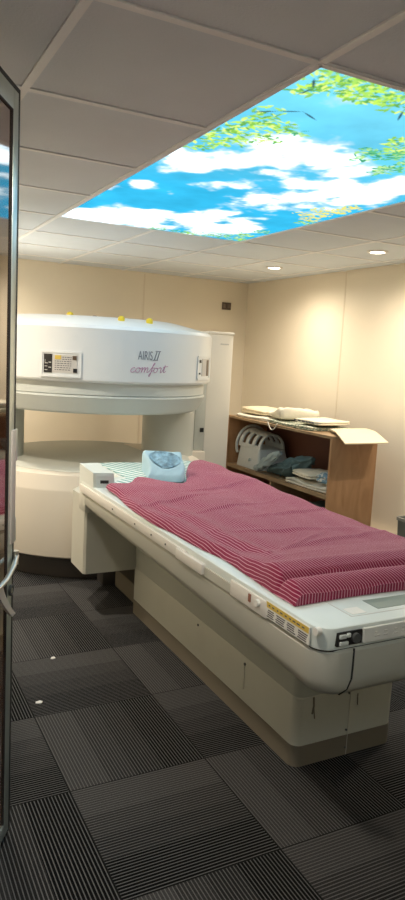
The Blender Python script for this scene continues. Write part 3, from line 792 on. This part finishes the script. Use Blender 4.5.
def fold(name, x0, x1, y0, y1, z0, h, layers, material, label, cat, rot=0, group=None, seed=1, rough=1.0, droop=None, amp=.012):
    """a folded piece of linen: rounded slab with layer grooves and soft lumps"""
    cx, cy = (x0 + x1) / 2, (y0 + y1) / 2; ax, ay = (x1 - x0) / 2, (y1 - y0) / 2
    rings = []; nseg = 72; nz_ = max(5, layers * 6)
    def rim(s, z, shrink):
        r = []
        for i in range(nseg):
            a = 2 * PI * i / nseg; ca, sa = math.cos(a), math.sin(a); e = .22
            px, py = math.copysign(abs(ca) ** e, ca), math.copysign(abs(sa) ** e, sa)
            w = 1 + amp * 4 * nz(px + seed, py, 1.4, seed) 
            lx, ly = px * ax * w - px * shrink, py * ay * w - py * shrink
            lx *= s; ly *= s
            zz = z
            if z > z0 + .001:
                zz = z0 + (z - z0) * (1 + rough * .55 * nz(lx * 1 + seed, ly * 1, 5.5, seed) + rough * .25 * nz(lx, ly, 16, seed + 3))
            if droop: zz -= droop(lx, ly)
            r.append(Vector((cx + lx * math.cos(rot) - ly * math.sin(rot), cy + lx * math.sin(rot) + ly * math.cos(rot), max(zz, z0))))
        return r
    rings.append(rim(.05, z0, .008)); rings.append(rim(.97, z0, .008))
    for k in range(nz_ + 1):
        t = k / nz_; g = abs(math.sin(PI * t * layers)) ** .5
        rings.append(rim(1, z0 + .001 + t * (h - .002), .010 * (1 - g)))
    for s in (.93, .8, .62, .42, .22, .05): rings.append(rim(s, z0 + h, 0))
    o = ob(name, MB().rings(rings), material, None, 50); rebase(o)
    return tag(o, label, cat, group)
zt = SZ + .001
LG = 'linen on top of the bookshelf'
fold('folded_sheet', 2.96, 3.33, 4.66, 5.17, zt, .022, 2, M['cloth_white'], 'thin off-white sheet lying flat at the far end of the bookshelf top', 'sheet', .03, LG, 1)
fold('folded_sheet', 2.955, 3.33, 4.02, 4.63, zt, .026, 2, M['cloth_print'], 'green printed sheet lying under the cream linen on bookshelf top', 'sheet', -.02, LG, 2)
fold('folded_blanket', 3.02, 3.33, 4.80, 5.16, zt + .034, .045, 2, M['cloth_cream'], 'cream folded blanket at the far left end of bookshelf top', 'blanket', .06, LG, 3)
fold('cushion', 3.00, 3.34, 4.40, 4.74, zt + .042, .060, 1, M['cloth_cream2'], 'plump cream cushion in the middle of the bookshelf top', 'cushion', -.25, LG, 4, 1.3)
fb = fold('folded_towel', 3.00, 3.33, 4.02, 4.31, zt + .042, .030, 2, M['cloth_cream2'], 'cream folded towel with dark edge dashes beside the pale board', 'towel', .12, LG, 5, .4)
# dashes printed along the towel's edge
for k in range(5):
    dm = MB(); q = Vector((2.998, 4.06 + k * .052, zt + .057)); dm.box(q.x - .010, q.x + .004, q.y, q.y + .028, q.z - .004, q.z + .006)
    dash = ob('edge_dash', dm, M['ink'], None, 0); dash.data.transform(Matrix.Translation(-fb.location)); dash.parent = fb
# cord loop hanging from the front of the shelf top
cd = ob('cord_loop', MB().tube(cr3 := [Vector((2.935 - .012, 4.56 - .14 * t + .0, SZ + .012 - .055 * math.sin(PI * t))) for t in [i / 16 for i in range(17)]], .0045, 8), M['cord'], None, 60); rebase(cd)
tag(cd, 'white cord loop hanging over the front edge of bookshelf top', 'cord')
# pale board lying across the near end, bent down over the edge
bb = MB(); ringb = []
for i in range(15):
    t = i / 14
    y = 4.00 - .50 * t; z = SZ + .016 + .004 * math.sin(PI * t) - .055 * max(0, t - .45) ** 1.0 - .012 * max(0, t - .45)
    xa, xb = 3.10 - .25 * t, 3.44 - .22 * t
    ringb.append([Vector((xa, y, z)), Vector((xb, y, z + .002)), Vector((xb, y, z + .010)), Vector((xa, y, z + .008))])
bo = ob('board', bb.rings(ringb), M['board'], None, 40); rebase(bo)
tag(bo, 'pale bent board overhanging the near end of the bookshelf', 'board')

# receiver coil: arched shell with slots on a flared base
ZS = .521
coil = thing('head_coil', (3.13, 4.93, ZS), 'white slotted head coil standing on the shelf of the bookshelf', 'scanner coil')
def arch(th, y, r):                                    # th 0..pi over the top, axis along y
    return Vector((3.13 + r * math.cos(th) * .92, y, ZS + .168 + r * math.sin(th) * 1.0))
m = MB(); na, ny_ = 28, 30
y0_, y1_ = 4.78, 5.10
def slot(a, b):
    return 1 if (a in range(19, 26) or a in range(3, 10)) and (b in range(3, 8) or b in range(12, 17) or b in range(21, 26)) else 0
cell = {}
for a in range(na):
    for b in range(ny_):
        if slot(a, b): continue
        q = []
        for (i, j) in ((a, b), (a + 1, b), (a + 1, b + 1), (a, b + 1)):
            yy = y0_ + (y1_ - y0_) * j / ny_; rr = .135 + .02 * (j / ny_)
            for lay, dr in ((0, 0), (1, -.014)):
                if (i, j, lay) not in cell: cell[(i, j, lay)] = m.bm.verts.new(arch(PI * i / na, yy, rr + dr))
            q.append((i, j))
        m.bm.faces.new([cell[(*p, 0)] for p in q]); m.bm.faces.new([cell[(*p, 1)] for p in reversed(q)])
for a in range(na):
    for b in range(ny_):
        if slot(a, b): continue
        for (da, db, p, q) in ((-1, 0, (a, b), (a, b + 1)), (1, 0, (a + 1, b), (a + 1, b + 1)), (0, -1, (a, b), (a + 1, b)), (0, 1, (a, b + 1), (a + 1, b + 1))):
            aa, b2 = a + da, b + db
            if not (0 <= aa < na and 0 <= b2 < ny_) or slot(aa, b2):
                try: m.bm.faces.new((cell[(*p, 0)], cell[(*q, 0)], cell[(*q, 1)], cell[(*p, 1)]))
                except ValueError: pass
ob('shell', m, M['coil'], coil, 45)
m = MB()
m.rings([[Vector((x, y, ZS + .001)) for x, y in rrect(2.965, 3.295, 4.73, 5.10, .03)], [Vector((x, y, ZS + .11)) for x, y in rrect(2.985, 3.275, 4.76, 5.10, .03)], [Vector((x, y, ZS + .170)) for x, y in rrect(3.00, 3.262, 4.78, 5.10, .02)]])
ob('base', m, M['coil'], coil, 45)
ob('end_ring', MB().tube([arch(PI * i / 24, 5.115, .168) for i in range(-3, 28)], .013, 8), M['coil'], coil, 60)
ob('knob', MB().cyl((2.978, 4.88, ZS + .075), (2.958, 4.88, ZS + .075), .013), M['greyplastic'], coil, 40)

IG = 'linen inside the bookshelf'
def drape(name, spine, width, z_fn, material, label, cat, seed):
    """loosely thrown cloth lying along a spine with a folded cross section"""
    rings = []
    n = len(spine)
    for i, (x, y, z, w, h) in enumerate(spine):
        r = []
        for k in range(28):
            a = 2 * PI * k / 28
            e = 1 + .55 * nz(math.cos(a) * 2 + i * .5, math.sin(a) * 2, 1.5, seed) + .3 * nz(math.cos(a) * 3 + i * .2, math.sin(a) * 3, 2.5, seed + 1)
            zz = h * math.sin(a) * e
            r.append(Vector((x + w * math.cos(a) * e, y + .02 * nz(i, k, .4, seed), max(ZS + .001, z + zz + .018 * abs(nz(i * .9, k * .25, .8, seed))))))
        rings.append(r)
    o = ob(name, MB().rings(rings), material, None, 60); rebase(o); return tag(o, label, cat, IG)
def lerp_spine(P, n=18):
    q = []
    for i in range(n + 1):
        t = i / n * (len(P) - 1); k = min(int(t), len(P) - 2); f = t - k
        q.append([P[k][d] * (1 - f) + P[k + 1][d] * f for d in range(5)])
    return q
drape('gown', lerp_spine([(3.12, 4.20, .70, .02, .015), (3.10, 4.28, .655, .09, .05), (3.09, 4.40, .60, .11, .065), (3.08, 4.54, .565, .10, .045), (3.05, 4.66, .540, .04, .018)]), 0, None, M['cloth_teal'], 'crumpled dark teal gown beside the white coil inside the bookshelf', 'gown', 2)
drape('cloth', lerp_spine([(2.965, 4.40, .720, .012, .008), (2.960, 4.46, .69, .016, .03), (2.955, 4.56, .635, .018, .045), (2.950, 4.66, .58, .016, .04), (2.945, 4.74, .545, .012, .02)]), 0, None, M['cloth_lightblue'], 'pale blue cloth leaning on the dark teal gown inside the bookshelf', 'cloth', 5)
fold('folded_sheet', 2.945, 3.18, 3.80, 4.30, ZS, .045, 2, M['cloth_white'], 'off-white folded sheet at the bottom of the pile inside the bookshelf', 'sheet', .05, IG, 6, .8)
fold('folded_sheet', 2.955, 3.26, 3.98, 4.25, ZS + .066, .040, 2, M['cloth_cream2'], 'pale folded sheet on top of the off-white one inside the bookshelf', 'sheet', -.06, IG, 7, .8)
fold('folded_sheet', 2.965, 3.25, 3.79, 3.96, ZS + .066, .050, 2, M['cloth_blueprint'], 'blue and white printed sheet at the near end inside the bookshelf', 'sheet', .1, IG, 8, 1.0)
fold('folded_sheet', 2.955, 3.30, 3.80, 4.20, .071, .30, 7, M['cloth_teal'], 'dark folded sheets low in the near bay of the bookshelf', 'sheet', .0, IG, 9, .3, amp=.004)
# ------------------------------------------------------------------ small things in the room
sw_ = thing('wall_switch', (3.375, YB, 1.91), 'small brown switch plate high on the back wall beside the corner', 'switch')
ob('plate', MB().box(3.325, 3.425, YB - .014, YB, 1.912, 1.985, .004), M['switch'], sw_, 30)
ob('rocker', MB().box(3.335, 3.367, YB - .02, YB - .012, 1.93, 1.967, .003), M['switch2'], sw_, 30)
ob('rocker', MB().box(3.381, 3.413, YB - .02, YB - .012, 1.93, 1.967, .003), M['switch2'], sw_, 30)

bn = thing('waste_bin', (3.44, 3.35, 0), 'grey plastic bin on the floor by the right wall behind the blanket', 'bin')
def ringr(x0, x1, y0, y1, z, r): return [Vector((x, y, z)) for x, y in rrect(x0, x1, y0, y1, r)]
def bring(i, z): return ringr(3.37 + i, 3.515 - i, 3.18 + i, 3.53 - i, z, .025)
ob('bucket', MB().rings([bring(.022, 0), bring(.006, .385), bring(.012, .385), bring(.03, .02)]), M['bin'], bn, 30)
ob('rim', MB().rings([bring(0, .380), bring(0, .402), bring(.014, .402), bring(.014, .380)], False, False), M['bin2'], bn, 30)
for x, y, s, lb in ((.43, 1.57, .006, 'tiny white paper scrap on the carpet near the door, closest to camera'), (.82, 3.0, .012, 'white fluff on the dark striped carpet tile beside the pedestal'), (.66, 2.62, .012, 'white fluff on the carpet halfway between door and pedestal')):
    m = MB(); pts = [(x + s * math.cos(a) * random.uniform(.6, 1.4), y + s * math.sin(a) * random.uniform(.6, 1.4)) for a in [k * 2 * PI / 9 for k in range(9)]]
    m.prism(pts, .0005, .004); o = ob('paper_scrap', m, M['paper'], None, 0); rebase(o); tag(o, lb, 'scrap', 'scraps on the carpet')

# ------------------------------------------------------------------ open door at the left edge, hinged on the left wall
D0 = Vector((.397, 1.90, 0)); dd = Vector((-.5, -.8660254, 0)); dn = Vector((.8660254, -.5, 0))       # free edge, along leaf, face normal
W, H = 1.30, 2.10
hinge = D0 + dd * W
door = bpy.data.objects.new('door_1', None); COL.objects.link(door); door.location = hinge; struct(door)
bpy.context.view_layer.update()
def dbox(s0, s1, d0, d1, z0, z1, bev=0):              # s from free edge along the leaf, d out of the face
    m = MB().box(s0, s1, d0, d1, z0, z1, bev)
    mt = Matrix(((dd.x, dn.x, 0, D0.x), (dd.y, dn.y, 0, D0.y), (0, 0, 1, 0), (0, 0, 0, 1)))
    return m.xform(mt)
def dpt(s, d, z): return D0 + dd * s + dn * d + Vector((0, 0, z))
ob('door_panel', dbox(.03, W - .02, -.05, -.004, .04, H - .03), M['door'], door, 0)
ob('door_frame', merged([dbox(.012, .050, -.055, .001, .02, H - .012, .001), dbox(W - .05, W, -.055, .004, .02, H, .002), dbox(.05, W - .05, -.055, .001, H - .062, H - .012, .001), dbox(.05, W - .05, -.055, .001, .02, .06, .001)]), M['steel'], door, 30)
ob('door_gasket', merged([dbox(0, .012, -.058, .001, .012, H), dbox(.012, W - .05, -.058, .001, H - .012, H), dbox(.050, .053, -.05, .0003, .06, H - .062), dbox(.053, W - .05, -.05, .0003, H - .066, H - .062)]), M['gasket'], door, 0)
# strike plate with pull bar on the free edge
ob('strike_plate', dbox(.002, .034, -.03, .005, .90, 1.22, .002), M['latchpaint'], door, 30)
ob('edge_bolt', merged([dbox(-.014, .003, -.02, .004, 1.13, 1.22, .003), dbox(-.010, .003, -.02, .004, .90, .97, .003)]), M['steel'], door, 30)
ob('latch_bar', MB().tube([dpt(-.012, .006, .856), dpt(.05, .018, .843), dpt(.12, .022, .828), dpt(.20, .016, .818)], .0075, 12), M['chrome'], door, 40)
ob('latch_roller', MB().cyl(dpt(-.006, .004, .832), dpt(-.006, .004, .872), .009), M['chrome'], door, 40)
hd = MB(); rg = []
for i in range(13):
    t = i / 12
    cpt = dpt(.17 - .13 * t ** 1.3, .020 - .006 * t, .825 - .125 * t); wv = .020 * (1 - .35 * t)
    rg.append([cpt + dd * wv + dn * .004, cpt - dd * wv + dn * .004, cpt - dd * wv - dn * .004, cpt + dd * wv - dn * .004])
ob('door_handle', hd.rings(rg), M['latchpaint'], door, 40)
ob('lock_ring', MB().tube([dpt(.035 + .013 * math.cos(a), .007, .770 + .013 * math.sin(a)) for a in [k * 2 * PI / 20 for k in range(21)]], .004, 8), M['darkgrey'], door, 40)
ob('lock_pin', MB().cyl(dpt(.035, .0, .770), dpt(.035, .010, .770), .007), M['chrome'], door, 40)
ob('hinge', merged([MB().cyl(hinge + Vector((-.008, .02, z)), hinge + Vector((-.008, .02, z + .12)), .01) for z in (.25, 1.0, 1.75)]), M['chrome'], door, 40)

# ------------------------------------------------------------------ camera, world, view
yaw, pitch, roll, F = 4.76982074e-01, -1.38502313e-01, -5.32203691e-02, 682.53
cs, sn = math.cos, math.sin
f = Vector((sn(yaw) * cs(pitch), cs(yaw) * cs(pitch), sn(pitch))); r = Vector((cs(yaw), -sn(yaw), 0)); d = f.cross(r)
r2 = cs(roll) * r + sn(roll) * d; d2 = -sn(roll) * r + cs(roll) * d
cam = bpy.data.cameras.new('camera'); co_ = bpy.data.objects.new('camera', cam); COL.objects.link(co_)
cam.sensor_fit = 'HORIZONTAL'; cam.sensor_width = 36; cam.lens = F / 405 * 36; cam.clip_start = .02
co_.matrix_world = Matrix(((r2.x, -d2.x, -f.x, 0), (r2.y, -d2.y, -f.y, 0), (r2.z, -d2.z, -f.z, 1.45), (0, 0, 0, 1)))
S.camera = co_
w = bpy.data.worlds.new('world'); S.world = w; w.use_nodes = True
w.node_tree.nodes['Background'].inputs[0].default_value = (.5, .5, .5, 1); w.node_tree.nodes['Background'].inputs[1].default_value = .05
PANEL_EMISSION.inputs['Strength'].default_value = 1.0
S.view_settings.view_transform = 'Standard'; S.view_settings.look = 'None'; S.view_settings.gamma = 1
S.view_settings.use_curve_mapping = False; S.view_settings.exposure = 0.76
S.cycles.max_bounces = 8
